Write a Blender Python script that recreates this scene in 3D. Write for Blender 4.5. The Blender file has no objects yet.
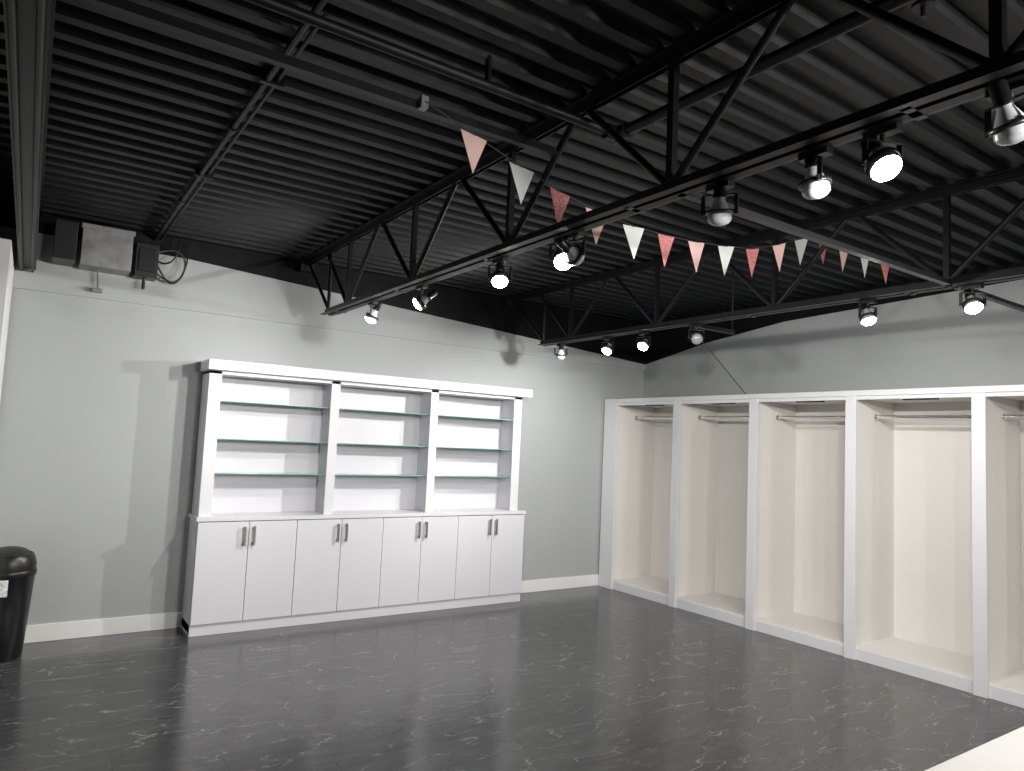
import bpy, math, random
from mathutils import Vector, Matrix
random.seed(4)
scene = bpy.context.scene
try:
    scene.view_settings.view_transform = 'Standard'
except Exception: pass

# ------------------------------------------------------------ materials
def mat(name, col, rough=0.5, metal=0.0, emit=None, estr=0.0, var=0.0, vscale=8.0, bump=0.0, bscale=60, trans=0.0, spec=0.5):
    m = bpy.data.materials.new(name); m.use_nodes = True
    nt = m.node_tree; b = nt.nodes['Principled BSDF']
    b.inputs['Base Color'].default_value = (*col, 1)
    b.inputs['Roughness'].default_value = rough
    b.inputs['Metallic'].default_value = metal
    b.inputs['Specular IOR Level'].default_value = spec
    if trans: b.inputs['Transmission Weight'].default_value = trans
    if emit:
        b.inputs['Emission Color'].default_value = (*emit, 1)
        b.inputs['Emission Strength'].default_value = estr
    tc = nt.nodes.new('ShaderNodeTexCoord')
    if var > 0:
        n = nt.nodes.new('ShaderNodeTexNoise'); n.inputs['Scale'].default_value = vscale; n.inputs['Detail'].default_value = 4
        r = nt.nodes.new('ShaderNodeValToRGB')
        r.color_ramp.elements[0].position = .3; r.color_ramp.elements[1].position = .7
        r.color_ramp.elements[0].color = (*[c*(1-var) for c in col], 1)
        r.color_ramp.elements[1].color = (*[min(1, c*(1+var)) for c in col], 1)
        nt.links.new(tc.outputs['Object'], n.inputs['Vector']); nt.links.new(n.outputs['Fac'], r.inputs['Fac'])
        nt.links.new(r.outputs['Color'], b.inputs['Base Color'])
    if bump > 0:
        n2 = nt.nodes.new('ShaderNodeTexNoise'); n2.inputs['Scale'].default_value = bscale
        bp = nt.nodes.new('ShaderNodeBump'); bp.inputs['Strength'].default_value = bump; bp.inputs['Distance'].default_value = .005
        nt.links.new(tc.outputs['Object'], n2.inputs['Vector']); nt.links.new(n2.outputs['Fac'], bp.inputs['Height'])
        nt.links.new(bp.outputs['Normal'], b.inputs['Normal'])
    return m

M_wall = mat('wall_paint_grey', (.375, .395, .40), .62, var=.015, vscale=2, bump=.08, bscale=150)
M_black = mat('wall_top_black', (.004, .004, .005), .6, spec=.2)
M_steel = mat('black_painted_steel', (.007, .007, .009), .45, var=.25, vscale=12, spec=.35)
M_deck = mat('black_deck_paint', (.0060, .0068, .0090), .50, var=.3, vscale=6, spec=.32)
M_white = mat('white_melamine', (.65, .652, .69), .35, var=.008)
M_edge = mat('white_edge', (.67, .675, .70), .4, var=.008)
M_gap = mat('dark_gap', (.1, .1, .1), .8)
M_cream = mat('cream_melamine', (.72, .70, .672), .45, var=.01)
M_trim = mat('white_trim_paint', (.76, .76, .75), .4, var=.01)
M_nickel = mat('brushed_nickel', (.42, .40, .37), .32, 1.0, var=.05)
M_chrome = mat('chrome', (.75, .75, .76), .12, 1.0)
def glass_mat():
    m = bpy.data.materials.new('shelf_glass'); m.use_nodes = True; nt = m.node_tree; N = nt.nodes; L = nt.links
    N.remove(N['Principled BSDF']); out = N['Material Output']
    t = N.new('ShaderNodeBsdfTransparent'); t.inputs['Color'].default_value = (.965,.99,.982,1)
    g = N.new('ShaderNodeBsdfGlossy'); g.inputs['Roughness'].default_value = .03; g.inputs['Color'].default_value = (.9,1,.97,1)
    fr = N.new('ShaderNodeFresnel'); fr.inputs['IOR'].default_value = 1.4
    mx = N.new('ShaderNodeMixShader'); L.new(fr.outputs[0], mx.inputs[0]); L.new(t.outputs[0], mx.inputs[1]); L.new(g.outputs[0], mx.inputs[2])
    L.new(mx.outputs[0], out.inputs['Surface']); return m
M_glass = glass_mat()
M_glassedge = mat('shelf_glass_edge', (.25, .45, .42), .15)
M_plastic = mat('black_plastic', (.009, .009, .010), .35)
M_label = mat('white_label', (.7, .7, .7), .6, var=.3, vscale=60)
M_lampbody = mat('lamp_black', (.008, .008, .009), .35)
M_bulbglass = mat('bulb_silver_glass', (.36, .37, .39), .25, var=.05)
M_bulboff = mat('bulb_face_off', (.33, .33, .34), .15)
M_bulbon = mat('bulb_face_lit', (1, 1, 1), .3, emit=(1, .96, .88), estr=40)
M_alu = mat('galvanised_metal', (.24, .24, .245), .45, .5, var=.2, vscale=14)
M_pipe = mat('conduit_grey', (.018, .018, .021), .4, .3, var=.1)
M_string = mat('twine', (.05, .05, .05), .8)
M_fp = mat('felt_pink', (.80, .54, .50), .9, var=.05)
M_fw = mat('felt_white', (.72, .76, .73), .9, var=.03)
M_fg = mat('felt_rose_glitter', (.62, .23, .23), .6, var=.5, vscale=130)
M_ctop = mat('white_countertop', (.66, .655, .64), .3, var=.01)

def floor_mat():
    m = bpy.data.materials.new('dark_marble_vinyl'); m.use_nodes = True
    nt = m.node_tree; N = nt.nodes; L = nt.links
    b = N['Principled BSDF']
    tc = N.new('ShaderNodeTexCoord')
    br = N.new('ShaderNodeTexBrick')
    br.inputs['Scale'].default_value = 1; br.inputs['Brick Width'].default_value = .92; br.inputs['Row Height'].default_value = .31
    br.inputs['Mortar Size'].default_value = .0022; br.inputs['Mortar Smooth'].default_value = .3
    br.inputs['Color1'].default_value = (0, 0, 0, 1); br.inputs['Color2'].default_value = (1, 1, 1, 1)
    br.inputs['Mortar'].default_value = (.5, .5, .5, 1)
    L.new(tc.outputs['Object'], br.inputs['Vector'])
    off = N.new('ShaderNodeVectorMath'); off.operation = 'MULTIPLY'; off.inputs[1].default_value = (13, 7, 5)
    L.new(br.outputs['Color'], off.inputs[0])
    add = N.new('ShaderNodeVectorMath'); add.operation = 'ADD'
    mp = N.new('ShaderNodeMapping'); mp.inputs['Scale'].default_value = (2.0, 6.0, 1); mp.inputs['Rotation'].default_value = (0, 0, .5)
    L.new(tc.outputs['Object'], mp.inputs['Vector'])
    L.new(mp.outputs['Vector'], add.inputs[0]); L.new(off.outputs[0], add.inputs[1])
    nz = N.new('ShaderNodeTexNoise'); nz.inputs['Scale'].default_value = 1.7; nz.inputs['Detail'].default_value = 5; nz.inputs['Roughness'].default_value = .55
    L.new(add.outputs[0], nz.inputs['Vector'])
    dis = N.new('ShaderNodeVectorMath'); dis.operation = 'SCALE'; dis.inputs['Scale'].default_value = .8
    L.new(nz.outputs['Color'], dis.inputs[0])
    add2 = N.new('ShaderNodeVectorMath'); add2.operation = 'ADD'
    L.new(add.outputs[0], add2.inputs[0]); L.new(dis.outputs[0], add2.inputs[1])
    vo = N.new('ShaderNodeTexVoronoi'); vo.feature = 'DISTANCE_TO_EDGE'; vo.inputs['Scale'].default_value = 1.2
    L.new(add2.outputs[0], vo.inputs['Vector'])
    line = N.new('ShaderNodeMapRange'); line.inputs['From Min'].default_value = .002; line.inputs['From Max'].default_value = .015
    line.inputs['To Min'].default_value = 1; line.inputs['To Max'].default_value = 0
    L.new(vo.outputs['Distance'], line.inputs['Value'])
    mk = N.new('ShaderNodeTexNoise'); mk.inputs['Scale'].default_value = 1.9; mk.inputs['Detail'].default_value = 2
    L.new(add.outputs[0], mk.inputs['Vector'])
    mr = N.new('ShaderNodeMapRange'); mr.inputs['From Min'].default_value = .42; mr.inputs['From Max'].default_value = .66
    L.new(mk.outputs['Fac'], mr.inputs['Value'])
    mul = N.new('ShaderNodeMath'); mul.operation = 'MULTIPLY'
    L.new(line.outputs[0], mul.inputs[0]); L.new(mr.outputs[0], mul.inputs[1])
    base = N.new('ShaderNodeValToRGB')
    base.color_ramp.elements[0].position = .3; base.color_ramp.elements[0].color = (.046, .0465, .050, 1)
    base.color_ramp.elements[1].position = .75; base.color_ramp.elements[1].color = (.078, .0785, .082, 1)
    L.new(nz.outputs['Fac'], base.inputs['Fac'])
    mix = N.new('ShaderNodeMix'); mix.data_type = 'RGBA'
    L.new(mul.outputs[0], mix.inputs['Factor']); L.new(base.outputs['Color'], mix.inputs['A']); mix.inputs['B'].default_value = (.31, .31, .32, 1)
    mix2 = N.new('ShaderNodeMix'); mix2.data_type = 'RGBA'
    L.new(br.outputs['Fac'], mix2.inputs['Factor']); L.new(mix.outputs['Result'], mix2.inputs['A']); mix2.inputs['B'].default_value = (.022, .022, .024, 1)
    L.new(mix2.outputs['Result'], b.inputs['Base Color'])
    b.inputs['Roughness'].default_value = .19
    bp = N.new('ShaderNodeBump'); bp.inputs['Strength'].default_value = .14; bp.inputs['Distance'].default_value = .004
    n3 = N.new('ShaderNodeTexNoise'); n3.inputs['Scale'].default_value = 22
    L.new(tc.outputs['Object'], n3.inputs['Vector']); L.new(n3.outputs['Fac'], bp.inputs['Height']); L.new(bp.outputs['Normal'], b.inputs['Normal'])
    return m
M_floor = floor_mat()

# ------------------------------------------------------------ mesh builder
class MB:
    def __init__(s): s.v = []; s.f = []; s.m = []; s.sm = []; s.mats = []
    def mi(s, m):
        if m not in s.mats: s.mats.append(m)
        return s.mats.index(m)
    def faces(s, vs, fs, m, smooth=False):
        o = len(s.v); s.v += [tuple(v) for v in vs]
        for f in fs:
            s.f.append([i+o for i in f]); s.m.append(s.mi(m)); s.sm.append(smooth)
    def box(s, x0, x1, y0, y1, z0, z1, m, M=None):
        vs = [Vector(p) for p in ((x0,y0,z0),(x1,y0,z0),(x1,y1,z0),(x0,y1,z0),(x0,y0,z1),(x1,y0,z1),(x1,y1,z1),(x0,y1,z1))]
        if M: vs = [M @ v for v in vs]
        s.faces(vs, [(0,3,2,1),(4,5,6,7),(0,1,5,4),(1,2,6,5),(2,3,7,6),(3,0,4,7)], m)
    def frame(s, a, b):
        d = (Vector(b)-Vector(a)).normalized()
        u = d.cross(Vector((0,0,1)))
        if u.length < 1e-3: u = Vector((1,0,0))
        u.normalize(); w = u.cross(d).normalized()
        return d, u, w
    def tube(s, a, b, r, m, n=12, r2=None):
        a = Vector(a); b = Vector(b); d,u,w = s.frame(a,b); r2 = r if r2 is None else r2
        vs = []
        for k in range(n):
            t = 2*math.pi*k/n; vs.append(a+(u*math.cos(t)+w*math.sin(t))*r)
        for k in range(n):
            t = 2*math.pi*k/n; vs.append(b+(u*math.cos(t)+w*math.sin(t))*r2)
        s.faces(vs, [(k,(k+1)%n,n+(k+1)%n,n+k) for k in range(n)], m, True)
        s.faces(vs[:n], [list(range(n))[::-1]], m); s.faces(vs[n:], [list(range(n))], m)
    def bar(s, a, b, w_, h_, m):
        a = Vector(a); b = Vector(b); d,u,w = s.frame(a,b)
        vs = []
        for p in (a,b):
            for i,j in ((-1,-1),(1,-1),(1,1),(-1,1)): vs.append(p+u*i*w_/2+w*j*h_/2)
        s.faces(vs, [(0,3,2,1),(4,5,6,7),(0,1,5,4),(1,2,6,5),(2,3,7,6),(3,0,4,7)], m)
    def lathe(s, o, axis, prof, m, n=24, caps=(True,True)):
        o = Vector(o); axis = Vector(axis).normalized(); d,u,w = s.frame(o, o+axis)
        vs = []
        for t,r in prof:
            for k in range(n):
                a = 2*math.pi*k/n; vs.append(o+axis*t+(u*math.cos(a)+w*math.sin(a))*max(r,1e-4))
        fs = []
        for i in range(len(prof)-1):
            for k in range(n): fs.append((i*n+k, i*n+(k+1)%n, (i+1)*n+(k+1)%n, (i+1)*n+k))
        s.faces(vs, fs, m, True)
        if caps[0]: s.faces(vs[:n], [list(range(n))[::-1]], m)
        if caps[1]: s.faces(vs[-n:], [list(range(n))], m)
    def prism(s, pts, off, m):
        n = len(pts); off = Vector(off); vs = [Vector(p) for p in pts]; vs += [v+off for v in vs]
        s.faces(vs, [list(range(n)), list(range(n,2*n))[::-1]] + [(k,n+k,n+(k+1)%n,(k+1)%n) for k in range(n)], m)
    def obj(s, name, bevel=0):
        me = bpy.data.meshes.new(name); me.from_pydata(s.v, [], s.f)
        for m in s.mats: me.materials.append(m)
        for p,mi,sm in zip(me.polygons, s.m, s.sm): p.material_index = mi; p.use_smooth = sm
        me.validate(); me.update()
        import bmesh
        bm = bmesh.new(); bm.from_mesh(me); bmesh.ops.recalc_face_normals(bm, faces=bm.faces); bm.to_mesh(me); bm.free()
        ob = bpy.data.objects.new(name, me); scene.collection.objects.link(ob)
        if bevel:
            bv = ob.modifiers.new('bevel','BEVEL'); bv.width = bevel; bv.segments = 2; bv.limit_method = 'ANGLE'; bv.angle_limit = math.radians(50)
            bv.harden_normals = False
        return ob

XL, XR, YB, YF = -2.0, 6.2, 6.25, -3.2
DZ = 3.12
# ------------------------------------------------------------ room shell
b = MB(); b.box(XL-.1, XR+.15, YF-.1, YB+.15, -.1, 0, M_floor); b.obj('floor')

b = MB()
b.box(XL-.1, XR, YB, YB+.15, 0, DZ+.05, M_wall)
b.box(XL, XR, YB-.022, YB, 2.55, DZ, M_wall)      # furred upper band
b.prism([(XL,YB-.026,2.99),(1.0,YB-.026,2.97),(XR,YB-.026,2.62),(XR,YB-.026,DZ+.04),(XL,YB-.026,DZ+.04)], (0,.003,0), M_black)  # black wedge along the wall top, reaching lower towards the right corner
b.obj('wall_back')
b = MB()
b.box(XR, XR+.15, YF, YB+.15, 0, DZ+.05, M_wall)
b.prism([(XR-.004,YB-.03,2.62),(XR-.004,5.3,2.80),(XR-.004,4.3,2.93),(XR-.004,2.2,3.02),(XR-.004,YF,3.05),(XR-.004,YF,DZ+.04),(XR-.004,YB-.03,DZ+.04)], (.003,0,0), M_black)  # black strip along the wall top, deepest at the back corner
b.obj('wall_right')
b = MB(); b.box(XL-.1, XL, YF, YB, 0, DZ+.05, M_wall); b.box(XL, -.17, 5.2, YB-.03, 0, 2.68, M_trim); b.obj('wall_left')
b = MB(); b.box(XL-.1, XR+.15, YF-.1, YF, 0, DZ+.05, M_wall); b.obj('wall_front')

# corrugated deck
b = MB()
prof = []; y = YF-.1; p = .152
while y < YB+.16:
    prof += [(y, DZ), (y+.055, DZ), (y+.075, DZ+.04), (y+.132, DZ+.04)]; y += p
n = len(prof)
vs = [(XL-.1, a, z) for a,z in prof] + [(XR+.15, a, z) for a,z in prof]
b.faces(vs, [(i, i+1, n+i+1, n+i) for i in range(n-1)], M_deck)
b.box(XL-.1, XR+.15, YF-.1, YB+.15, DZ+.05, DZ+.12, M_deck)
b.obj('ceiling')

# baseboards
b = MB(); b.box(-.17, 1.15, YB-.016, YB, 0, .125, M_trim); b.box(4.25, 5.60, YB-.016, YB, 0, .125, M_trim); b.obj('baseboard_back', .003)

# ------------------------------------------------------------ steel joists
nodes = [.74+1.093*k for k in range(-3, 5)]
def joist(X):
    b = MB()
    zt, zb = DZ-.03, 2.58
    for (z, sgn, y0, y1) in ((zt, -1, YF, YB-.03), (zb, 1, YF, 5.56)):
        for sd in (-1, 1):
            x0 = X+sd*.012
            b.box(min(x0,x0+sd*.005), max(x0,x0+sd*.005), y0, y1, z-.022, z+.022, M_steel)
            zz = z+.022*(-sgn)
            b.box(min(x0,x0+sd*.038), max(x0,x0+sd*.038), y0, y1, zz-.003, zz+.003, M_steel)
    for yn in nodes:
        b.bar((X,yn,zb), (X,yn,zt), .03, .03, M_steel)
        b.tube((X,yn,zb), (X,yn-.52,zt), .016, M_steel)
        b.tube((X,yn,zb), (X,yn+.52,zt), .016, M_steel)
    b.tube((X,5.53,zb), (X,5.53,zt), .014, M_steel)
    b.tube((X,5.50,zb), (X,6.10,zt), .014, M_steel)
    b.box(X-.06, X+.06, YB-.13, YB-.03, zt-.07, zt+.02, M_steel)
    b.box(X+.04, X+.072, YF+.1, 5.50, zb-.02, zb+.012, M_lampbody)
    for yy in nodes: b.box(X-.03, X+.075, yy+.2, yy+.23, zb-.025, zb-.02, M_lampbody)
    if X > 3: b.box(X+.07, X+.60, 3.72, 3.75, zb-.02, zb+.012, M_lampbody); b.tube((X+.58,3.735,zb), (X+.58,3.735,DZ), .008, M_steel)
    return b
joist(1.93).obj('steel_roof_joist'); joist(4.11).obj('steel_roof_joist')

# left steel beam
b = MB()
b.box(-.145, -.04, YF, YB-.03, 2.70, 2.712, M_steel); b.box(-.145, -.04, YF, YB-.03, 3.10, 3.112, M_steel)
b.box(-.098, -.088, YF, YB-.03, 2.712, 3.10, M_steel)
b.tube((-.06,YF,2.685), (-.06,YB-.04,2.685), .011, M_steel)
b.tube((-.125,YF,2.685), (-.125,YB-.04,2.685), .011, M_steel)
b.obj('steel_beam')

# conduits / pipes
b = MB()
b.tube((.72,YF,3.085), (.72,YB-.03,3.085), .014, M_steel)
b.tube((.76,2.4,3.09), (.76,YB-.03,3.09), .009, M_steel)
for yy in (-1,.6,2.2,3.6,5.0): b.tube((.72,yy,3.085), (.72,yy+.06,3.085), .021, M_steel)
for yy in (1.2,3,4.4): b.box(.69,.79,yy,yy+.02,3.068,3.12,M_steel)
b.obj('electrical_conduit')
b = MB()
b.tube((XL,2.33,3.01), (2.10,2.33,3.01), .021, M_steel, 16)
b.tube((2.10,2.33,3.01), (2.10,YF,3.01), .026, M_steel, 16)
b.tube((2.03,2.33,3.01), (2.14,2.33,3.01), .035, M_steel, 16)
b.tube((2.10,2.36,3.01), (2.10,2.26,3.01), .036, M_steel, 16)
for yy in (1.0,-.8): 
    b.tube((2.10,yy,3.01), (2.10,yy,2.95), .016, M_steel); b.tube((2.10,yy,2.955), (2.10,yy,2.945), .032, M_steel, 16)
    b.tube((2.10,yy,2.945), (2.10,yy,2.915), .008, M_steel)
for xx in (.2,1.4): b.bar((xx,2.33,3.01),(xx,2.33,3.13),.012,.03,M_steel)
b.obj('sprinkler_pipe')
b = MB()
b.box(-.04, 1.92, 2.535, 2.54, 2.93, 2.965, M_steel); b.box(-.04, 1.92, 2.54, 2.57, 2.93, 2.935, M_steel)
b.box(1.20, 1.23, 2.50, 2.535, 2.925, 2.975, M_alu)
b.obj('joist_bridging_angle')
b = MB()
b.box(1.95, XR-.03, 1.79, 1.825, 2.555, 2.56, M_pipe); b.box(1.95, XR-.03, 1.82, 1.825, 2.56, 2.595, M_pipe)
b.obj('steel_cross_brace')

# ------------------------------------------------------------ hutch cabinet
b = MB()
X0, X1, yb, yf = 1.15, 4.25, YB-.001, 5.92
b.box(X0, X1, yf+.02, yb, .02, .875, M_white)
b.box(X0+.0, X1-.0, yf+.012, yb, 0, .085, M_white)
b.box(X0-.012, X1+.012, yf-.012, yb, .875, .905, M_white)
b.box(X0+.002, X1-.002, yf+.012, yf+.021, .09, .874, M_gap)
dw = (X1-X0)/8
for i in range(8):
    xa = X0+i*dw+.002; xb = X0+(i+1)*dw-.002
    b.box(xa, xb, yf-.006, yf+.013, .09, .868, M_white)
    hx = xb-.035 if i%2==0 else xa+.035
    b.box(hx-.009, hx+.009, yf-.040, yf-.028, .68, .835, M_nickel)
    b.box(hx-.006, hx+.006, yf-.03, yf-.005, .69, .703, M_nickel)
    b.box(hx-.006, hx+.006, yf-.03, yf-.005, .812, .825, M_nickel)
hf = 5.975; H0, H1 = 1.16, 4.20
st = [(H0, 1.255), (2.165, 2.245), (3.145, 3.225), (4.105, H1)]
for a,c in st:
    b.box(a, c, hf, hf+.022, .905, 2.06, M_edge)
    b.box(a+.02 if a!=H0 else a, c-.015 if c!=H1 else c, hf+.022, yb, .905, 2.06, M_white)
b.box(H0, H1, yb-.012, yb, .905, 2.06, M_white)
b.box(H0, H1, hf, yb, 2.035, 2.075, M_white)
b.box(H0-.02, H1+.09, hf-.055, yb, 2.065, 2.145, M_edge)
for i in range(3):
    xa = st[i][1]-.013; xb = st[i+1][0]+.018
    for z in (1.24,1.515,1.82):
        b.box(xa, xb, hf+.045, yb-.014, z, z+.005, M_glass)
        b.box(xa, xb, hf+.040, hf+.0445, z-.001, z+.006, M_glassedge)
        for yy in (hf+.08, yb-.06):
            b.tube((xa,yy,z-.005),(xa+.012,yy,z-.005),.004,M_chrome); b.tube((xb-.012,yy,z-.005),(xb,yy,z-.005),.004,M_chrome)
b.obj('display_hutch_cabinet', .0015)

# ------------------------------------------------------------ wardrobe
b = MB()
WF, WB = 5.555, XR-.001
cent = [6.055-.945*i for i in range(7)]
ymin, ymax = cent[-1]-.045, YB-.03
b.box(WB-.012, WB, ymin, ymax, .02, 2.12, M_cream)
b.box(WF+.02, WB, ymin, ymax, 2.085, 2.11, M_cream)
b.box(WF+.012, WF+.03, ymin, ymax, 2.07, 2.14, M_edge)
b.box(WF-.004, WF+.14, ymin, ymax+.0, 2.10, 2.145, M_edge)
b.box(WF+.03, WB, ymin, ymax, .085, .105, M_cream)
b.box(WF+.022, WF+.04, ymin, ymax, 0, .09, M_edge)
for i,c in enumerate(cent):
    b.box(WF, WF+.035, c-.045, c+.045 if i else ymax, 0, 2.10, M_edge)
    b.box(WF+.035, WB, c-.028, c+.028 if i else ymax, 0, 2.09, M_cream)
    if i:
        ya, yb2 = c+.028, cent[i-1]-.028
        b.tube((5.88,ya,1.945),(5.88,yb2,1.945),.0155,M_chrome,16)
        b.tube((5.88,ya,1.945),(5.88,ya+.012,1.945),.03,M_chrome,16); b.tube((5.88,yb2-.012,1.945),(5.88,yb2,1.945),.03,M_chrome,16)
        ym = (ya+yb2)/2
        b.box(5.70,5.74, ym-.13, ym+.13, 2.07, 2.086, M_lampbody)
b.obj('built_in_wardrobe', .002)

# ------------------------------------------------------------ trash can
b = MB()
o = (-.025, 5.93, 0)
b.lathe(o, (0,0,1), [(0,.118),(.008,.124),(.3,.142),(.545,.156),(.55,.164),(.575,.166),(.585,.162)], M_plastic, 40)
b.lathe(o, (0,0,1), [(.58,.158),(.62,.160),(.665,.150),(.69,.138),(.696,.130),(.686,.124),(.62,.12)], M_plastic, 40, (False,True))
b.lathe((-.025,5.93,.675), (0,-.35,1), [(-.006,.121),(0,.124),(.012,.118),(.022,.07),(.025,.0)], M_plastic, 32)
for k in range(8):
    a0 = math.radians(-135+k*6); a1 = a0+math.radians(6)
    f = lambda a,z,r: (o[0]+math.cos(a)*r, o[1]+math.sin(a)*r, z)
    b.faces([f(a0,.43,.1515),f(a1,.43,.1515),f(a1,.54,.158),f(a0,.54,.158)], [(0,1,2,3)], M_label)
b.obj('swing_top_trash_can')

# ------------------------------------------------------------ counter lower right
b = MB()
b.box(1.45, 3.6, -.05, .83, .865, .90, M_ctop)
b.box(1.49, 3.56, -.01, .79, .09, .865, M_white); b.box(1.53, 3.52, .03, .74, 0, .09, M_white)
for i in range(3): b.box(1.50+i*.69, 2.17+i*.69, .79, .806, .10, .855, M_white)
b.obj('service_counter', .003)

# ------------------------------------------------------------ electrical boxes upper left
b = MB()
yy = YB-.032
b.box(.22, .55, yy-.22, yy, 2.75, 3.05, M_alu)
b.box(.21, .56, yy-.225, yy-.215, 3.02, 3.06, M_alu)
b.box(.05, .19, yy-.28, yy, 2.76, 3.04, M_plastic)
b.box(.58, .74, yy-.16, yy, 2.74, 3.00, M_plastic)
b.box(.60, .72, yy-.175, yy-.16, 2.78, 2.96, M_steel)
b.tube((.66,yy-.05,2.74),(.66,yy-.05,2.66),.012,M_plastic)
b.tube((.35,yy-.03,2.75),(.36,yy-.03,2.62),.008,M_alu)
b.box(.32,.39,yy-.05,yy-.005,2.59,2.62,M_alu)
b.obj('electrical_junction_box', .004)

def curve(name, pts, r, m, parent=None):
    cu = bpy.data.curves.new(name,'CURVE'); cu.dimensions='3D'; cu.bevel_depth = r; cu.bevel_resolution = 3
    sp = cu.splines.new('NURBS'); sp.points.add(len(pts)-1); sp.order_u = 4; sp.use_endpoint_u = True
    for q,pp in zip(sp.points, pts): q.co = (*pp,1)
    cu.materials.append(m); ob = bpy.data.objects.new(name, cu); scene.collection.objects.link(ob); ob.parent = parent
    return ob
e = bpy.data.objects.new('hanging_cables', None); scene.collection.objects.link(e)
curve('cable_1', [(.73,6.1,2.95),(.86,6.1,3.02),(.96,6.12,2.95),(.93,6.14,2.78),(.84,6.16,2.70),(.78,6.15,2.80),(.74,6.12,2.86)], .008, M_plastic, parent=e)
curve('cable_2', [(.73,6.12,2.80),(.82,6.1,2.72),(.92,6.12,2.74),(.97,6.15,2.92),(.95,6.15,3.10)], .006, M_plastic, parent=e)
curve('cable_3', [(.73,6.15,2.90),(.80,6.1,2.85),(.88,6.1,2.88),(.90,6.12,3.10)], .007, M_plastic, parent=e)
curve('ceiling_cable', [(4.12,3.7,2.56),(4.5,3.85,2.47),(5.1,4.1,2.30),(5.75,4.38,2.149)], .0035, M_plastic)

# ------------------------------------------------------------ pennant banner
bp = [(1.215,2.497,2.95),(1.46,2.52,2.89),(1.72,2.53,2.82),(1.955,2.55,2.77),(2.20,2.57,2.74),(2.457,2.58,2.718),(2.704,2.59,2.725),(2.95,2.60,2.74),(3.20,2.60,2.765),(3.45,2.61,2.80),(3.725,2.625,2.885),(3.97,2.635,2.972),(4.22,2.645,3.025),(4.51,2.67,3.03),(4.79,2.68,3.04),(5.10,2.70,3.05),(5.35,2.72,3.09)]
b = MB()
for p0,p1 in zip(bp[:-1], bp[1:]): b.tube(p0, p1, .0028, M_string, 6)
cols = [M_fp,M_fw,M_fg]
for i,(x,y,z) in enumerate(bp[1:16]):
    a = Vector(bp[i]); c = Vector(bp[i+2]); d = (c-a).normalized()
    tw = random.uniform(-.35,-.02); d = Matrix.Rotation(tw,3,'Z') @ d; d.normalize()
    P = Vector((x,y,z)); w = .062; h = .17
    tip = P+Vector((d.y*.02*random.uniform(-1,1), .01*random.uniform(-1,1), -h))
    nrm = d.cross(Vector((0,0,-1))).normalized()*.0015
    b.prism([P-d*w, P+d*w, tip], nrm, cols[i%3])
b.obj('pennant_banner')

# ------------------------------------------------------------ track lights
def lamp(X, Y, aim, lit, power, z=2.455, dx=.056, beam=None, cone=140):
    aim = Vector(aim).normalized()
    b = MB(); cx = X+dx
    c = Vector((cx, Y, z))
    b.box(cx-.018, cx+.018, Y-.05, Y+.05, 2.538, 2.562, M_lampbody)
    b.tube((cx,Y,2.54),(cx,Y,z+.062), .008, M_lampbody)
    h = Vector((aim.x, aim.y, 0)); h = h.normalized() if h.length > .05 else Vector((0,1,0))
    s_ = Vector((-h.y, h.x, 0))
    top = c+Vector((0,0,.062))
    b.bar(top-s_*.060, top+s_*.060, .016, .005, M_lampbody)
    for k in (-1,1):
        b.bar(top+s_*k*.058, c+s_*k*.058+Vector((0,0,-.01)), .005, .016, M_lampbody)
        b.tube(c+s_*k*.063, c+s_*k*.044, .008, M_lampbody)
    b.lathe(c, aim, [(-.006,.042),(-.006,.049),(.008,.049),(.008,.042)], M_lampbody, 28, (False,False))
    b.lathe(c, aim, [(-.115,.0),(-.115,.015),(-.108,.021),(-.062,.021),(-.060,.025),(-.050,.025)], M_lampbody, 20)
    b.lathe(c, aim, [(-.055,.018),(-.042,.020),(-.018,.031),(.0,.039),(.018,.043),(.026,.043)], M_bulbglass, 28, (False,False))
    fm = M_bulbon if lit else M_bulboff
    b.lathe(c, aim, [(.024,.0425),(.033,.040),(.042,.031),(.048,.016),(.050,.001)], fm, 28, (False,True))
    ob = b.obj('track_light')
    if lit and power:
        ld = bpy.data.lights.new('lamp_glow','SPOT'); ld.energy = power; ld.color = (1,.965,.925)
        ld.spot_size = math.radians(cone); ld.spot_blend = 1.0; ld.shadow_soft_size = .03
        lo = bpy.data.objects.new('lamp_beam', ld); scene.collection.objects.link(lo)
        bd = Vector(beam).normalized() if beam else aim
        lo.location = c+aim*.06; lo.rotation_euler = bd.to_track_quat('-Z','Y').to_euler(); lo.parent = ob
W = 118
T1, T2 = 1.93, 4.11
lamp(T1,4.75,(-.35,.25,-.9),1,W*.7, beam=(-.9,.5,-.4)); lamp(T1,3.98,(-.8,.45,-.7),1,W*.8, beam=(-.5,.9,-.4))
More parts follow.
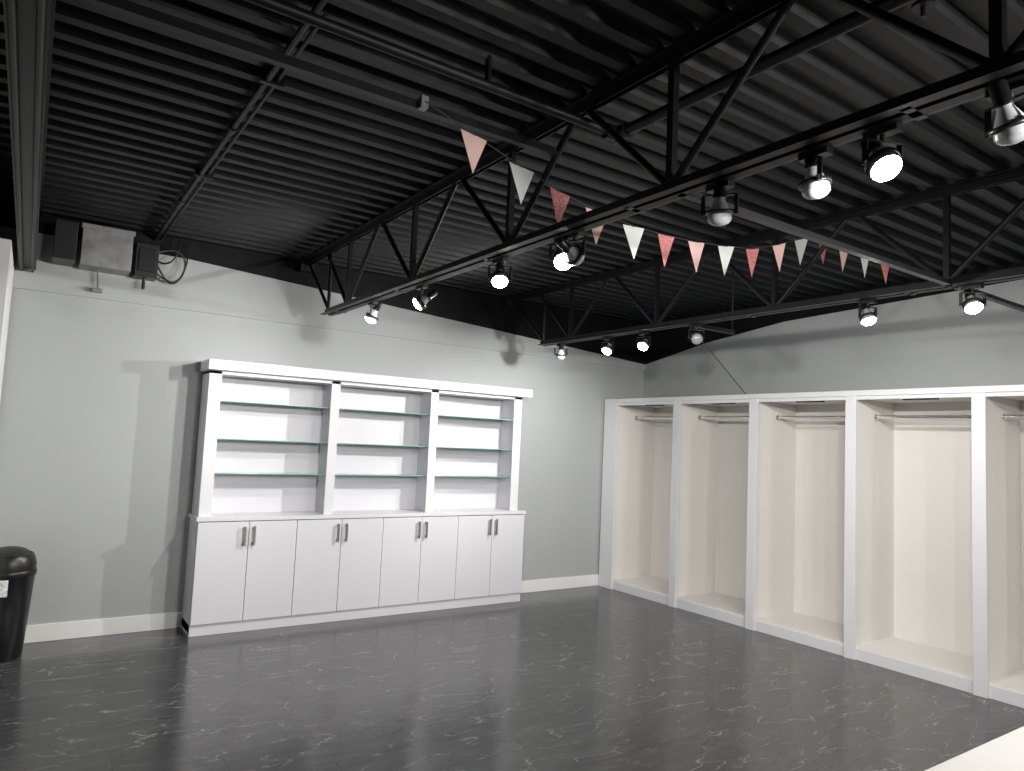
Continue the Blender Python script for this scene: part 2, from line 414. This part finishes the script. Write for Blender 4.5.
lamp(T1,3.08,(-.25,-.45,-.8),1,W*1.6, beam=(.9,.6,-.4), cone=110); lamp(T1,2.55,(-.3,-.6,-.6),1,W*1.6, beam=(.9,.15,-.35), cone=110); lamp(T1,2.47,(.9,.2,-.35),0,0,z=2.46)
lamp(T1,1.647,(.15,.1,-.9),0,0); lamp(T1,1.273,(.1,-.1,-.95),0,0); lamp(T1,1.06,(-.2,-.5,-.75),1,W*1.0, beam=(.5,.8,-.4)); lamp(T1,.735,(.35,-.1,-.8),0,0)
lamp(T2,5.32,(.1,.2,-.9),0,0); lamp(T2,4.65,(-.5,-.1,-.75),1,W*1.5, beam=(.15,.85,-.5), cone=110); lamp(T2,4.21,(-.6,-.2,-.7),1,W*2.6, beam=(-.95,.45,-.35), cone=125); lamp(T2,3.65,(-.3,-.6,-.4),0,0)
lamp(T2,2.31,(-.1,-.3,-.8),1,W*.6, beam=(.6,.5,-.3)); lamp(T2,1.73,(-.3,-.3,-.7),1,W*.55, beam=(.6,.3,-.2))
# further heads on the same tracks, behind the camera
lamp(T1,.1,(.9,.5,-.7),1,W*.9, beam=(.3,.9,-.6)); lamp(T1,-1.2,(.3,1,-.6),1,W*1.2); lamp(T1,-2.3,(-.2,1,-.5),1,W*1.3)
lamp(T2,.6,(-.7,.5,-.7),1,W*.6); lamp(T2,-.8,(-.4,.8,-.6),1,W*.8); lamp(T2,-2.0,(-.3,1,-.5),1,W*1.1)

# ------------------------------------------------------------ world
w = bpy.data.worlds.new('world'); scene.world = w; w.use_nodes = True
w.node_tree.nodes['Background'].inputs[0].default_value = (.5,.55,.6,1); w.node_tree.nodes['Background'].inputs[1].default_value = .05

# ------------------------------------------------------------ camera
cd = bpy.data.cameras.new('camera'); cam = bpy.data.objects.new('camera', cd); scene.collection.objects.link(cam)
cd.sensor_width = 36; cd.sensor_fit = 'HORIZONTAL'; cd.lens = 707/1024*36; cd.clip_start = .02
fw = Vector((.5614,.8255,.0795)).normalized()
rt = Vector((.8235,-.5628,.0453)); rt = (rt-fw*rt.dot(fw)).normalized()
up = rt.cross(fw).normalized()
R = Matrix((rt, up, -fw)).transposed().to_4x4()
cam.matrix_world = Matrix.Translation((0,0,1.6)) @ R
scene.camera = cam
